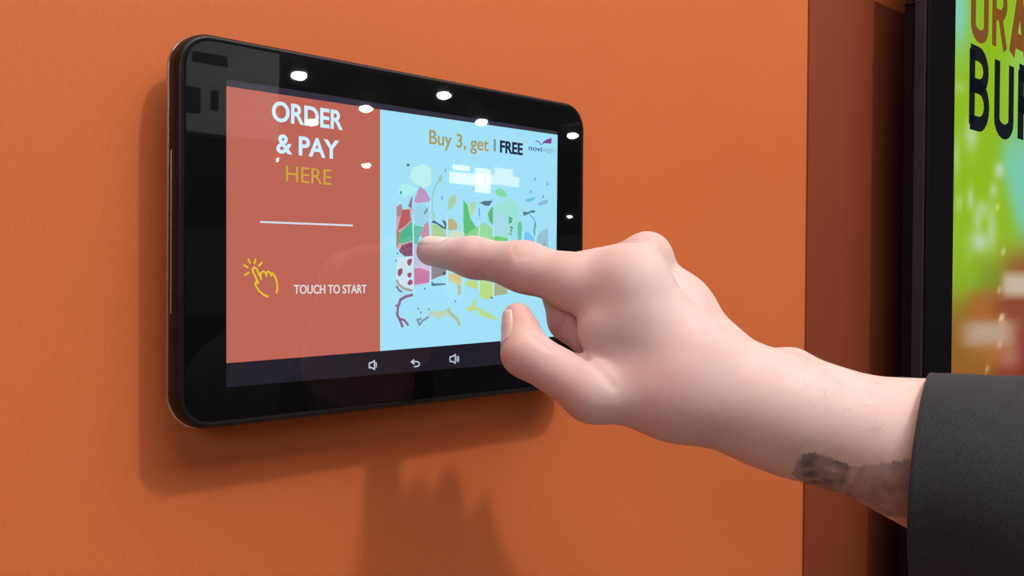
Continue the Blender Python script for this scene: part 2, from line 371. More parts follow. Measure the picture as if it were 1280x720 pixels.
# below the finger
f.pix(A3([(110, 80), (125, 55), (185, 20), (212, 20), (212, 120), (155, 125)]), c(140, 60, 84), l2)
f.pix(A3([(95, 130), (212, 120), (214, 385), (150, 380), (92, 320)]), c(214, 232, 244), 0)
for (a, b, ra, rb) in ((190, 165, 3.0, 4.4), (120, 240, 3.0, 5.2), (190, 262, 2.8, 3.2), (195, 320, 3.0, 3.8)): f.ellipse(480 + a / 6, 300 + b / 6, ra, rb, c(150, 60, 84), l2, 9, 0.3, 0.3, int(a))
f.pixstroke(A3([(92, 300), (110, 335), (150, 365), (212, 380)]), 0.0013, c(172, 160, 140), l2)
f.pixstroke(A3([(90, 345), (115, 380), (135, 390)]), 0.0009, c(120, 90, 110), l2)
f.pix(A3([(222, 40), (260, 30), (345, 170), (345, 300), (300, 335), (222, 345)]), c(206, 190, 226), 0)
f.pix(A3([(224, 215), (270, 210), (340, 235), (335, 320), (225, 335)]), c(206, 104, 146), l1)
f.pix(A3([(352, 180), (465, 225), (462, 260), (410, 275), (352, 300)]), c(140, 116, 124), l1)
f.pix(A3([(352, 345), (356, 310), (372, 325), (460, 325), (460, 335), (375, 345)]), c(60, 110, 130), l2)
f.ellipse(480 + 450 / 6, 300 + 250 / 6, 2.2, 2.4, c(60, 60, 80), l2, 8)
f.pix(A3([(478, 250), (580, 250), (580, 330), (545, 345), (520, 310), (490, 320)]), c(222, 202, 128), l1)
f.pix(A3([(550, 340), (575, 345), (575, 412), (553, 410)]), c(186, 190, 130), l1)
f.pix(A3([(600, 330), (640, 300), (700, 310), (700, 372), (640, 350)]), c(196, 222, 110), l1)
f.pix(A3([(712, 300), (815, 320), (815, 430), (770, 445), (720, 430)]), c(190, 226, 110), l1)
f.pix(A3([(790, 430), (812, 425), (812, 440)]), c(40, 70, 60), l3)
f.pix(A3([(826, 325), (925, 350), (922, 405), (850, 415), (826, 420)]), c(166, 172, 120), l1)
f.pix(A3([(612, 510), (660, 490), (680, 440), (695, 460), (690, 500), (740, 520), (800, 555), (860, 600), (790, 590), (720, 565), (690, 520), (640, 540)]), c(196, 222, 120), l1)
f.pixstroke(A3([(215, 410), (160, 425), (120, 450), (105, 500), (98, 560), (118, 600), (140, 655)]), 0.0013, c(140, 74, 110), l1)
f.pixstroke(A3([(110, 590), (150, 600), (182, 640)]), 0.0011, c(140, 74, 110), l1); f.pixstroke(A3([(85, 495), (115, 485), (120, 460)]), 0.0010, c(150, 90, 120), l1)
f.pixstroke(A3([(335, 575), (290, 605), (265, 635), (248, 600), (280, 590)]), 0.0010, c(130, 130, 160), l1)
f.pixstroke(A3([(345, 545), (400, 560), (470, 545)]), 0.0028, c(196, 214, 170), l1); f.pixstroke(A3([(415, 560), (418, 605)]), 0.0014, c(186, 214, 180), l1)
f.pixstroke(A3([(475, 515), (500, 555), (545, 590), (568, 640)]), 0.0018, c(186, 190, 140), l1)
for k, (a, b) in enumerate(((255, 515), (335, 520), (305, 365), (275, 545), (535, 460), (90, 155), (100, 100))): f.ellipse(480 + a / 6, 300 + b / 6, 1.0, 1.6, c(96, 130, 150), l1, 7)
# pale lines between the strips
for (u, v0, v1) in ((516.3, 268, 366), (538.2, 250, 358), (558.4, 268, 356), (578.3, 280, 358), (598.5, 270, 364), (616.3, 280, 372), (636.5, 280, 366), (654, 290, 360), (669.5, 285, 308)):
    f.pix([(u - 0.45, v0), (u + 0.45, v0), (u + 0.45, v1), (u - 0.45, v1)], c(214, 240, 250), 0.00018)
f.build('fruit_picture', promo)

# ------------------------------------------------------------------ big menu display on the right
TVX = 0.618
def yat(u, x, v=300):
    d = ray(u, v); return (CAM + d * ((x - CAM[0]) / d[0]))[1]
yb, ym_, yf = yat(1130, TVX), yat(1141, TVX), yat(1159, TVX)
TVB = mat('display_black_plastic', (0.0045, 0.0035, 0.0045, 1), 0.40, 0, 0.12)
TVS = mat('display_side_metal', (0.017, 0.017, 0.018, 1), 0.45, 0, 0.3)
tv = empty('menu_display', 'large black-framed menu screen with green burger picture, right of the tablet', 'screen')
TVW = 0.62; TZ1 = at(1132, 5, (onwall(1132, 5, yb) - CAM) @ R[2])[2]; TZ0 = TZ1 - 0.99
box('back_box', (TVX + 0.0015, yb, TZ0 + 0.012), (TVX + TVW - 0.0015, ym_, TZ1), TVB, tv, 0.002)
scr_x = onwall(1193.0, 200, yf)[0]; bw = scr_x - TVX
FZ1 = onwall(1290, -70, yf)[2] + bw
def frame_ring(name, ya, yb2, m, g):
    bm = bmesh.new()
    add_box(bm, (TVX + g, ya, TZ0 + g), (scr_x, yb2, FZ1 - g), 0.0012); add_box(bm, (TVX + TVW - bw, ya, TZ0 + g), (TVX + TVW - g, yb2, FZ1 - g), 0.0012)
    add_box(bm, (scr_x - 0.002, ya, FZ1 - bw), (TVX + TVW - bw + 0.002, yb2, FZ1 - g), 0.0012); add_box(bm, (scr_x - 0.002, ya, TZ0 + g), (TVX + TVW - bw + 0.002, yb2, TZ0 + bw), 0.0012)
    from_bm(name, bm, m, tv)
frame_ring('frame', yf + 0.003, ym_ + 0.001, TVS, 0.0)
frame_ring('front_bezel', yf, yf + 0.0032, TVB, 0.0004)
box('back_plate', (TVX + 0.003, yf + 0.006, TZ0 + 0.003), (TVX + TVW - 0.003, ym_ - 0.0005, FZ1 - 0.003), TVB, tv)
# screen: a picture held as colours of its points
sy = yf + 0.0025
NX, NZ = 90, 200
xs = np.linspace(scr_x - 0.001, TVX + TVW - bw + 0.001, NX); zs = np.linspace(TZ0 + bw - 0.001, FZ1 - bw + 0.001, NZ)
X, Z = np.meshgrid(xs, zs, indexing='ij'); P = np.stack([X, np.full_like(X, sy), Z], -1).reshape(-1, 3)
pu, pv = project(P)
def blob(cu, cv, ru, rv, p=2.0):
    return np.exp(-(np.abs((pu - cu) / ru) ** p + np.abs((pv - cv) / rv) ** p))
colr = np.tile(np.array([146, 190, 22.0]), (len(P), 1))
def paint(mask, rgb):
    global colr
    colr = colr * (1 - mask[:, None]) + np.array(rgb, float) * mask[:, None]
sg = lambda t: 1 / (1 + np.exp(-t))
paint(0.9 * blob(1198, 15, 16, 55), (130, 215, 205)); paint(0.6 * blob(1285, 100, 25, 60), (150, 220, 160))
paint(0.95 * sg((pu - (1262 + 10 * np.sin(pv / 40))) / 4) * sg((pv - 165) / 12) * sg((300 - pv) / 12), (122, 206, 190))
for (a, b, ra, rb, k) in ((1214, 168, 9, 22, .7), (1196, 195, 4, 25, .5), (1249, 213, 6, 9, .9), (1242, 238, 5, 9, .7), (1213, 248, 4, 14, .7), (1199, 254, 4, 10, .6),
                          (1228, 262, 10, 12, .6), (1224, 304, 14, 14, .95), (1240, 285, 6, 26, .6), (1210, 326, 6, 12, .7), (1198, 110, 10, 8, .4), (1222, 277, 5, 14, .6)):
    paint(k * blob(a, b, ra, rb), (196, 222, 205))
paint(sg((pv - (372 - 0.55 * (pu - 1190))) / 14) * 0.95, (150, 92, 30))
paint(0.8 * blob(1235, 348, 30, 22), (120, 150, 24)); paint(0.9 * blob(1207, 340, 18, 30), (140, 182, 18))
paint(0.9 * sg((pu - 1258) / 5) * sg((pv - 322) / 8), (150, 82, 44))
paint(0.9 * sg((pu - 1262 + (pv - 430) * 0.5) / 5) * sg((pv - 405) / 10), (128, 40, 32))
paint(0.9 * blob(1236, 386, 24, 22, 4), (172, 100, 40)); paint(0.9 * blob(1268, 384, 26, 16, 4), (138, 66, 36))
paint(0.95 * blob(1272, 356, 20, 15, 6), (206, 188, 170)); paint(0.9 * blob(1236, 418, 34, 17, 4) , (196, 170, 156))
paint(0.6 * blob(1262, 446, 16, 18), (196, 150, 130)); paint(0.7 * blob(1253, 404, 5, 10), (206, 160, 130)); paint(0.6 * blob(1240, 440, 24, 14), (186, 116, 62))
for (a, b) in ((1254, 313), (1249, 365), (1252, 397), (1249, 429), (1234, 459), (1247, 257)): paint(0.95 * blob(a, b, 2.2, 2.8), (250, 240, 190))
colr = np.clip(colr, 0, 255)
F = []
for i in range(NX - 1):
    for j in range(NZ - 1):
        a = i * NZ + j; F.append((a, a + NZ, a + NZ + 1, a + 1))
PIC = mat('menu_picture', (0.01, 0.01, 0.01, 1), 0.18, 0, 0.5); nt, N, L, b = nodes(PIC)
at_ = N.new('ShaderNodeAttribute'); at_.attribute_name = 'picture'; L.new(at_.outputs['Color'], b.inputs['Emission Color']); b.inputs['Emission Strength'].default_value = 0.92
scr = link_mesh('screen', P, F, PIC, tv, True)
ca = scr.data.color_attributes.new('picture', 'FLOAT_COLOR', 'POINT')
lc = np.array([lin(*q) for q in colr], np.float32); ca.data.foreach_set('color', lc.ravel())
BRN = mat('menu_brown', (0.01, 0.01, 0.01, 1), 0.2, 0, 0.5, lin(128, 78, 28), 0.9); INK = mat('menu_black', (0.006, 0.007, 0.009, 1), 0.2, 0, 0.5, lin(12, 18, 24), 0.9)
ty = sy - 0.0003
def arc(cx, cz, rx, rz, a0, a1, n=10):
    return [(cx + rx * math.cos(math.radians(a0 + (a1 - a0) * k / n)), cz + rz * math.sin(math.radians(a0 + (a1 - a0) * k / n))) for k in range(n + 1)]
GLYPH = {                                        # heavy condensed capitals, strokes on a 1 x 4 field
    'B': [[(0.14, 0.02), (0.14, 3.98)], [(0.05, 3.86), (0.45, 3.86)] + arc(0.45, 3.0, 0.36, 0.86, 90, -90) + [(0.05, 2.14)], [(0.05, 2.14), (0.48, 2.14)] + arc(0.48, 1.14, 0.38, 1.0, 90, -90) + [(0.05, 0.14)]],
    'U': [[(0.14, 4.0), (0.14, 0.8)] + arc(0.5, 0.8, 0.36, 0.66, 180, 360) + [(0.86, 4.0)]],
    'R': [[(0.14, 0.0), (0.14, 3.98)], [(0.05, 3.86), (0.48, 3.86)] + arc(0.48, 2.95, 0.36, 0.91, 90, -90) + [(0.05, 2.04)], [(0.50, 2.1), (0.86, 0.0)]],
    'O': [arc(0.5, 3.2, 0.36, 0.66, 0, 180) + arc(0.5, 0.8, 0.36, 0.66, 180, 360) + [(0.86, 3.2)]],
    'A': [[(0.12, 0.0), (0.5, 3.95)], [(0.5, 3.95), (0.88, 0.0)], [(0.22, 1.0), (0.78, 1.0)]]}
def tv_letter(ch, u0, u1, z0, z1, m):
    x0, x1 = onwall(u0, 100, ty)[0], onwall(u1, 100, ty)[0]; f = Flat(ty)
    for st in GLYPH[ch]: f.stroke([(x0 + a * (x1 - x0), z0 + b / 4 * (z1 - z0)) for a, b in st], (x1 - x0) * 0.27, m)
    f.build('menu_lettering', scr)
zt, zb_ = onwall(1213, 60, ty)[2], onwall(1213, 155.5, ty)[2]
for ch, u0, u1 in (('B', 1211.5, 1237), ('U', 1243, 1267.5), ('R', 1272.5, 1299)): tv_letter(ch, u0, u1, zb_, zt, INK)
zt, zb_ = onwall(1213, -42, ty)[2], onwall(1224, 48.5, ty)[2]
for ch, u0, u1 in (('O', 1212.5, 1234.8), ('R', 1239.2, 1258.5), ('A', 1261, 1286)): tv_letter(ch, u0, u1, zb_, zt, BRN)

# ------------------------------------------------------------------ the person's arm and hand
def pr(u, v, Z, rpx):                            # centre and radius of a limb cross-section seen at (u, v)
    return at(u, v, Z), rpx * Z / FOC
def toc(p): return (np.asarray(p) - CAM) @ R.T   # to camera axes (right, up, forward)
def tow(p): return CAM + np.asarray(p) @ R
def cone(P, a, ra, b, rb):
    a = a.astype(np.float32); b = b.astype(np.float32)
    ab = b - a; l2 = float(ab @ ab)
    d = P - a; t = np.clip((d @ ab) / l2, 0, 1)
    d -= t[:, None] * ab
    return np.sqrt((d * d).sum(1)) - (ra + (rb - ra) * t)
def smin(a, b, k):
    h = np.maximum(k - np.abs(a - b), 0) / k
    return np.minimum(a, b) - h * h * k * 0.25

J = {}
tipw = onwall(538.5, 314, -0.0066)
J['i_tip'] = (tipw, 0.0069)
J['i_dip'] = pr(592, 322, 0.4630, 23.5)
J['i_pip'] = pr(655, 333.5, 0.4470, 29.5)
J['i_mid'] = pr(718, 353, 0.4390, 33.5)
J['i_mcp'] = pr(788, 354, 0.4320, 37)
J['i_car'] = pr(905, 474, 0.4270, 36)
J['m_mcp'] = pr(809, 322, 0.4550, 24.5); J['m_car'] = pr(902, 462, 0.4420, 28)
J['m_pip'] = pr(696, 346, 0.4600, 26); J['m_dip'] = pr(710, 401, 0.4500, 23.5); J['m_tip'] = pr(742, 433, 0.4420, 20.5)
J['r_mcp'] = pr(826, 353, 0.4720, 22); J['r_car'] = pr(905, 445, 0.4530, 25)
J['r_pip'] = pr(716, 362, 0.4780, 24); J['r_dip'] = pr(736, 415, 0.4680, 22); J['r_tip'] = pr(770, 440, 0.4570, 20)
J['p_mcp'] = pr(848, 378, 0.4870, 22); J['p_car'] = pr(920, 480, 0.4640, 18)
J['p_pip'] = pr(760, 392, 0.4930, 21); J['p_dip'] = pr(780, 432, 0.4830, 19); J['p_tip'] = pr(806, 449, 0.4710, 17.5)
J['t_tip'] = pr(647, 396, 0.4360, 18); J['t_pad'] = pr(652, 415, 0.4330, 21); J['t_ip'] = pr(657, 441, 0.4280, 28.5)
J['t_mcp'] = pr(741, 491, 0.4210, 34); J['t_cmc'] = pr(848, 496, 0.4230, 48)
J['web'] = pr(753, 415, 0.4290, 31); J['web2'] = pr(850, 462, 0.4270, 52)
J['w_r'] = pr(970, 516, 0.4240, 44); J['w_u'] = pr(994, 519, 0.4400, 45)
J['f_r'] = pr(1300, 614, 0.4060, 116); J['f_u'] = pr(1300, 599, 0.4240, 118)
J['fill'] = pr(800, 396, 0.4275, 34); J['m_mid'] = pr(845, 396, 0.4490, 22); J['r_mid'] = pr(852, 386, 0.4600, 22)
J['heel'] = pr(895, 500, 0.4430, 42); J['uln'] = pr(992, 456, 0.4480, 12)
JC = {k: (toc(p), r) for k, (p, r) in J.items()}
def seg(P, a, b): return cone(P, JC[a][0], JC[a][1], JC[b][0], JC[b][1])
def chain(P, names, k):
    d = None
    for a, b in zip(names[:-1], names[1:]):
        s = seg(P, a, b); d = s if d is None else smin(d, s, k)
    return d
def near(P, nm, rad):
    q = P - JC[nm][0].astype(np.float32); return np.exp(-(q * q).sum(1) / rad ** 2)
def hand_sdf(P):
    P = P.astype(np.float32)
    d = seg(P, 'i_mcp', 'i_car')
    for a, b, k in (('m_mcp', 'm_car', .010), ('r_mcp', 'r_mid', .016), ('r_mid', 'r_car', .018), ('p_mcp', 'p_car', .010), ('i_mcp', 'm_mcp', .006), ('m_mcp', 'r_mcp', .006), ('r_mcp', 'p_mcp', .006),
                    ('m_mid', 'r_mid', .014), ('m_car', 'r_car', .014), ('fill', 'web2', .016), ('fill', 'i_mcp', .012), ('web', 'web2', .014), ('web2', 'heel', .012), ('i_car', 'w_r', .014), ('m_car', 'w_u', .014), ('p_car', 'w_u', .014), ('heel', 'w_r', .018)):
        d = smin(d, seg(P, a, b), k)
    arm = smin(seg(P, 'w_r', 'f_r'), seg(P, 'w_u', 'f_u'), .02)
    d = smin(d, arm, .024)
    q = P - JC['uln'][0].astype(np.float32); d = smin(d, np.sqrt((q * q).sum(1)) - JC['uln'][1], .016)
    d = smin(d, chain(P, ['i_tip', 'i_dip', 'i_pip', 'i_mid', 'i_mcp'], .006), .009)
    d = smin(d, seg(P, 't_mcp', 't_cmc'), .012); d = smin(d, seg(P, 't_cmc', 'w_r'), .012)
    th = chain(P, ['t_tip', 't_pad', 't_ip', 't_mcp'], .005)
    d = smin(d, th, .0012 + .012 * near(P, 't_mcp', .016))
    for nm in 'mrp':
        fg = chain(P, [nm + '_mcp', nm + '_pip', nm + '_dip', nm + '_tip'], .004)
        d = smin(d, fg, .0010 + .010 * near(P, nm + '_mcp', .014))
    return d
def surface_nets(Fv, org, h):
    ins = Fv < 0
    nx, ny, nz = Fv.shape
    cnt = np.zeros((nx - 1, ny - 1, nz - 1), np.int8); acc = np.zeros((nx - 1, ny - 1, nz - 1, 3), np.float32)
    cor = [(i, j, k) for i in (0, 1) for j in (0, 1) for k in (0, 1)]
    sl = lambda A, c: A[c[0]:nx - 1 + c[0], c[1]:ny - 1 + c[1], c[2]:nz - 1 + c[2]]
    for a in cor:
        for ax in range(3):
            if a[ax]: continue
            b = list(a); b[ax] = 1
            fa, fb = sl(Fv, a), sl(Fv, b); m = (fa < 0) != (fb < 0)
            idx = np.nonzero(m); t = fa[idx] / (fa[idx] - fb[idx])
            p = np.tile(np.array(a, np.float32), (len(t), 1)); p[:, ax] = t
            acc[idx] += p; cnt[idx] += 1
    cells = np.nonzero(cnt); vid = -np.ones(cnt.shape, np.int64); vid[cells] = np.arange(len(cells[0]))
    V = np.stack(cells, 1) + acc[cells] / cnt[cells][:, None]
    Q = []
    for ax in range(3):
        b = [slice(None)] * 3; c_ = [slice(None)] * 3
        b[ax] = slice(0, -1); c_[ax] = slice(1, None)
        m = ins[tuple(b)] != ins[tuple(c_)]
        e = np.stack(np.nonzero(m), 1); o1, o2 = [(1, 2), (2, 0), (0, 1)][ax]
        ok = (e[:, o1] > 0) & (e[:, o2] > 0) & (e[:, o1] < Fv.shape[o1] - 1) & (e[:, o2] < Fv.shape[o2] - 1); e = e[ok]
        flip = ins[e[:, 0], e[:, 1], e[:, 2]]
        def vi(d1, d2):
            q = e.copy(); q[:, o1] -= d1; q[:, o2] -= d2; return vid[q[:, 0], q[:, 1], q[:, 2]]
        quad = np.stack([vi(0, 0), vi(1, 0), vi(1, 1), vi(0, 1)], 1)
        quad[~flip] = quad[~flip][:, ::-1]; Q.append(quad)
    return V * h + org, np.concatenate(Q)
allc = np.array([JC[k][0] for k in JC]); allr = np.array([JC[k][1] for k in JC])
lo = (allc - allr[:, None]).min(0) - 0.004; hi = (allc + allr[:, None]).max(0) + 0.004
hi[0] = toc(at(1182, 560, 0.42))[0]             # the forearm ends inside the sleeve
H = 0.0011
dims = np.ceil((hi - lo) / H).astype(int) + 1
gx = [lo[i] + H * np.arange(dims[i]) for i in range(3)]
FV = np.empty(tuple(dims), np.float32)
for i0 in range(0, dims[0], 24):
    i1 = min(dims[0], i0 + 24)
    G = np.stack(np.meshgrid(gx[0][i0:i1], gx[1], gx[2], indexing='ij'), -1).reshape(-1, 3)
    FV[i0:i1] = hand_sdf(G).reshape(i1 - i0, dims[1], dims[2])
FV[-1] = 0.01                                   # close the stump
HV, HQ = surface_nets(FV, lo, H)
# skin folds: shallow grooves and knuckle swellings pushed along the surface normal
def grad(P, e=0.0006):
    g = np.stack([hand_sdf(P + np.eye(3)[i] * e) - hand_sdf(P - np.eye(3)[i] * e) for i in range(3)], 1)
    return g / (np.linalg.norm(g, axis=1, keepdims=True) + 1e-9)
HN = grad(HV)
disp = np.zeros(len(HV))
def front(u, v, Z=None):                         # the skin point seen at (u, v)
    zz = np.arange(0.38, 0.50, 0.0004); q = np.array([toc(at(u, v, z)) for z in zz]); m = hand_sdf(q) < 0.0002
    return q[np.argmax(m)] if m.any() else toc(at(u, v, Z))
def groove(pts, depth, width):
    global disp
    A = [front(*p) for p in pts]; dm = np.full(len(HV), 9.0)
    for a, b in zip(A[:-1], A[1:]): dm = np.minimum(dm, np.maximum(cone(HV.astype(np.float32), a, 0, b, 0), 0))
    disp -= depth * np.exp(-(dm / width) ** 2)
def swell(p, r, h):
    global disp
    q = HV - toc(at(*p)); disp += h * np.exp(-(q * q).sum(1) / r ** 2)
for dx in (-9, -3, 3, 9):
    groove([(655 + dx, 301, .445), (652 + dx * 1.2, 312, .441), (656 + dx, 322, .440)], 0.00028, 0.0012)
for dx in (-4, 2):
    groove([(596 + dx, 296, .460), (594 + dx, 306, .455)], 0.0003, 0.0011)
groove([(612, 352, .452), (606, 340, .452), (612, 330, .455)], 0.0003, 0.0015)
groove([(673, 372, .441), (664, 362, .440), (668, 350, .441)], 0.0003, 0.0016)
groove([(724, 444, .416), (740, 455, .412), (765, 482, .408)], 0.0006, 0.0022)
groove([(724, 441, .420), (731, 442, .416), (735, 447, .414)], 0.0022, 0.0013)
groove([(704, 394, .447), (699, 405, .446), (694, 418, .446)], 0.0013, 0.0011)
for k in range(3): groove([(664 + 7 * k, 418 + 4 * k, .424), (669 + 8 * k, 428 + 4 * k, .421)], 0.0006, 0.0011)
swell((808, 303, .448), 0.007, 0.0008)
swell((790, 370, .427), 0.012, 0.0010)
HV2 = HV + HN * disp[:, None]
HW = tow(HV2)

def in_poly(u, v, poly):
    r = np.zeros(len(u), bool); n = len(poly)
    for i in range(n):
        x0, y0 = poly[i]; x1, y1 = poly[(i + 1) % n]
        c_ = ((y0 > v) != (y1 > v)) & (u < (x1 - x0) * (v - y0) / (y1 - y0 + 1e-9) + x0); r ^= c_
    return r
SKIN = mat('skin', (0.72, 0.44, 0.36, 1), 0.55, 0, 0.2); nt, N, L, b = nodes(SKIN)
b.inputs['Subsurface Weight'].default_value = 0.12; b.inputs['Subsurface Radius'].default_value = (1.0, 0.35, 0.2); b.inputs['Subsurface Scale'].default_value = 0.004
tc = N.new('ShaderNodeTexCoord')
def noise(scale, detail=4):
    n_ = N.new('ShaderNodeTexNoise'); n_.inputs['Scale'].default_value = scale; n_.inputs['Detail'].default_value = detail
    L.new(tc.outputs['Object'], n_.inputs['Vector']); return n_
def attr(nm):
    a = N.new('ShaderNodeAttribute'); a.attribute_name = nm; return a
def mixc(fac, a, bcol, mode='MIX'):
    m_ = N.new('ShaderNodeMixRGB'); m_.blend_type = mode
    for k, s in ((0, fac), (1, a), (2, bcol)):
        if hasattr(s, 'default_value'): L.new(s, m_.inputs[k])
        else: m_.inputs[k].default_value = s
    return m_.outputs[0]
mott = noise(70, 3)
rmp = N.new('ShaderNodeMapRange'); rmp.inputs[1].default_value = 0.4; rmp.inputs[2].default_value = 0.7; rmp.inputs[4].default_value = 0.45; L.new(mott.outputs['Fac'], rmp.inputs[0])
colA = mixc(rmp.outputs[0], (0.585, 0.42, 0.38, 1), (0.54, 0.34, 0.315, 1))
colB = mixc(attr('flush').outputs['Fac'], colA, (0.60, 0.215, 0.185, 1))
ink = noise(160, 5); wv = N.new('ShaderNodeTexVoronoi'); wv.inputs['Scale'].default_value = 130; L.new(tc.outputs['Object'], wv.inputs['Vector'])
ad = N.new('ShaderNodeMath'); ad.operation = 'MULTIPLY_ADD'; L.new(wv.outputs['Distance'], ad.inputs[0]); ad.inputs[1].default_value = 0.8; L.new(ink.outputs['Fac'], ad.inputs[2])
ir = N.new('ShaderNodeMapRange'); ir.inputs[1].default_value = 0.55; ir.inputs[2].default_value = 1.05; ir.inputs[3].default_value = 1.0; ir.inputs[4].default_value = 0.55; L.new(ad.outputs[0], ir.inputs[0])
tf = N.new('ShaderNodeMath'); tf.operation = 'MULTIPLY'; L.new(attr('tattoo').outputs['Fac'], tf.inputs[0]); L.new(ir.outputs[0], tf.inputs[1])
colC = mixc(tf.outputs[0], colB, (0.085, 0.078, 0.08, 1))
L.new(colC, b.inputs['Base Color'])
fine = noise(1400, 2); bp = N.new('ShaderNodeBump'); bp.inputs['Strength'].default_value = 0.16; bp.inputs['Distance'].default_value = 0.0004
L.new(fine.outputs['Fac'], bp.inputs['Height']); L.new(bp.outputs[0], b.inputs['Normal'])

person = link_mesh('person', HW, HQ, SKIN, None, True)
tag(person, "person's right hand and forearm in charcoal jacket sleeve, index finger touching the tablet screen", 'person')
hu, hv = project(HW)
fl = np.zeros(len(HW))
for (u, v, Z, r, k) in ((788, 372, .428, .010, .45), (528, 316, .474, .008, .45), (652, 318, .443, .009, .30), (640, 352, .447, .012, .35), (634, 395, .432, .007, .4), (650, 470, .418, .012, .3),
                        (700, 385, .440, .014, .35), (840, 520, .40, .025, .25), (700, 345, .44, .015, .2), (690, 500, .415, .014, .35), (600, 345, .458, .012, .4), (575, 335, .462, .010, .35), (690, 375, .44, .010, .45), (655, 395, .428, .008, .4),
                        (645, 440, .418, .010, .35), (812, 305, .448, .008, .25), (710, 410, .445, .012, .5)):
    q = HW - at(u, v, Z); fl = np.maximum(fl, k * np.exp(-(q * q).sum(1) / r ** 2 / 1.5))
TAT = [(988, 592), (1002, 568), (1018, 565), (1065, 583), (1100, 580), (1150, 572), (1160, 650), (1060, 640)]
ta = in_poly(hu, hv, TAT).astype(float) * (HV[:, 2] < 0.43)
# strong lettering-like bars at the wrist end of the tattoo, paler towards the sleeve
ta *= np.where(hu < 1062, 1.0, 0.75)
ta *= 1 - 0.75 * np.exp(-(((hu - 1040) / 9) ** 2 + ((hv - 587 - 0.25 * (hu - 1040)) / 3.0) ** 2)) - 0.55 * np.exp(-((hu - 1062 + 0.5 * (hv - 600)) / 5) ** 2)
for nm, val in (('flush', fl), ('tattoo', np.clip(ta, 0, 1))):
    at2 = person.data.attributes.new(nm, 'FLOAT', 'POINT'); at2.data.foreach_set('value', val.astype(np.float32))

# nails: thin curved plates lying on the surface
def nail(axis0, axis1, up, half_w, parent, t0, t1, nl=12, nw=11):
    a, b_ = toc(axis0), toc(axis1); ax = (b_ - a); Ln = np.linalg.norm(ax); ax /= Ln
    up = np.asarray(up, float); up = up - ax * (up @ ax); up /= np.linalg.norm(up); sd = np.cross(ax, up)
    V = []
    for i in range(nl):
        s = i / (nl - 1); t = t0 + (t1 - t0) * s
        for j in range(nw):
            w_ = (j / (nw - 1) - 0.5) * 2
            tt = t + (0.0022 * (1 - w_ * w_) * (1 if s > 0.5 else -1) * abs(2 * s - 1) ** 2)
            an = w_ * half_w; d = up * math.cos(an) + sd * math.sin(an); o_ = a + ax * tt
            l_, h_ = 0.0, 0.030
            for _ in range(22):
                m_ = (l_ + h_) / 2
                if hand_sdf((o_ + d * m_)[None])[0] < 0: l_ = m_
                else: h_ = m_
            V.append(o_ + d * (l_ + 0.00025 - 0.0006 * abs(w_) ** 4 - 0.0004 * (1 - s) ** 3))
    V = np.array(V); Fq = [(i * nw + j, i * nw + j + 1, (i + 1) * nw + j + 1, (i + 1) * nw + j) for i in range(nl - 1) for j in range(nw - 1)]
    o = link_mesh('fingernail', tow(V), Fq, NAIL, parent, True)
    md = o.modifiers.new('thick', 'SOLIDIFY'); md.thickness = 0.0005; md.offset = 0.0
    return o
NAIL = mat('nail', (0.64, 0.45, 0.40, 1), 0.28, 0, 0.5)
nail(J['i_dip'][0], J['i_tip'][0], (0.10, 0.95, -0.30), 0.95, person, np.linalg.norm(J['i_tip'][0] - J['i_dip'][0]) - 0.0070, np.linalg.norm(J['i_tip'][0] - J['i_dip'][0]) + 0.0040)
nail(J['t_pad'][0], J['t_tip'][0], (-0.92, 0.10, -0.22), 0.95, person, -0.0035, 0.0085)

# fine dark hairs of the forearm
HAIR = mat('arm_hair', (0.16, 0.09, 0.06, 1), 0.5)
rn = np.random.default_rng(5); vis = np.nonzero((hu > 1000) & (hu < 1165) & (HN[:, 2] < 0.25))[0]
HVs = []; HFs = []
axd = JC['w_r'][0] - JC['f_r'][0]; axd = axd / np.linalg.norm(axd)
for q in rn.choice(vis, 120, replace=False):
    n = HN[q]; t = axd * (0.35 + 0.5 * rn.random()) + np.array([0.0, -0.75, 0.0]) + rn.normal(0, 0.22, 3); t -= n * (t @ n); t /= np.linalg.norm(t)
    sd = np.cross(n, t); Ln = 0.004 + 0.005 * rn.random(); b0 = len(HVs); bend = rn.normal(0, 0.25)
    for k in range(5):
        s_ = k / 4; cpt = HV2[q] + t * Ln * s_ + sd * Ln * bend * s_ * s_ + n * (0.0002 + Ln * 0.28 * s_ * (1 - 0.55 * s_)); rr = 0.000045 * (1 - 0.8 * s_)
        for a in range(3):
            an = 2.0944 * a; HVs.append(tow(cpt + (n * math.cos(an) + sd * math.sin(an)) * rr))
    for k in range(4):
        for a in range(3):
            a2 = (a + 1) % 3; HFs.append((b0 + 3 * k + a, b0 + 3 * k + a2, b0 + 3 * k + 3 + a2, b0 + 3 * k + 3 + a))
hr = link_mesh('arm_hair', HVs, HFs, HAIR, person, True); hr['kind'] = 'stuff'

# jacket sleeve
CLOTH = mat('charcoal_suiting', (0.030, 0.031, 0.034, 1), 0.85, 0, 0.2); nt, N, L, b = nodes(CLOTH)
b.inputs['Sheen Weight'].default_value = 0.08
tc = N.new('ShaderNodeTexCoord'); n1 = N.new('ShaderNodeTexNoise'); n1.inputs['Scale'].default_value = 1500; L.new(tc.outputs['Object'], n1.inputs['Vector'])
cr = N.new('ShaderNodeMapRange'); cr.inputs[1].default_value = 0.3; cr.inputs[2].default_value = 0.7; cr.inputs[3].default_value = 0.0; cr.inputs[4].default_value = 1.0
L.new(n1.outputs['Fac'], cr.inputs[0]); mx = N.new('ShaderNodeMixRGB'); mx.inputs[1].default_value = (0.011, 0.0125, 0.015, 1); mx.inputs[2].default_value = (0.024, 0.027, 0.031, 1)
L.new(cr.outputs[0], mx.inputs[0]); L.new(mx.outputs[0], b.inputs['Base Color'])
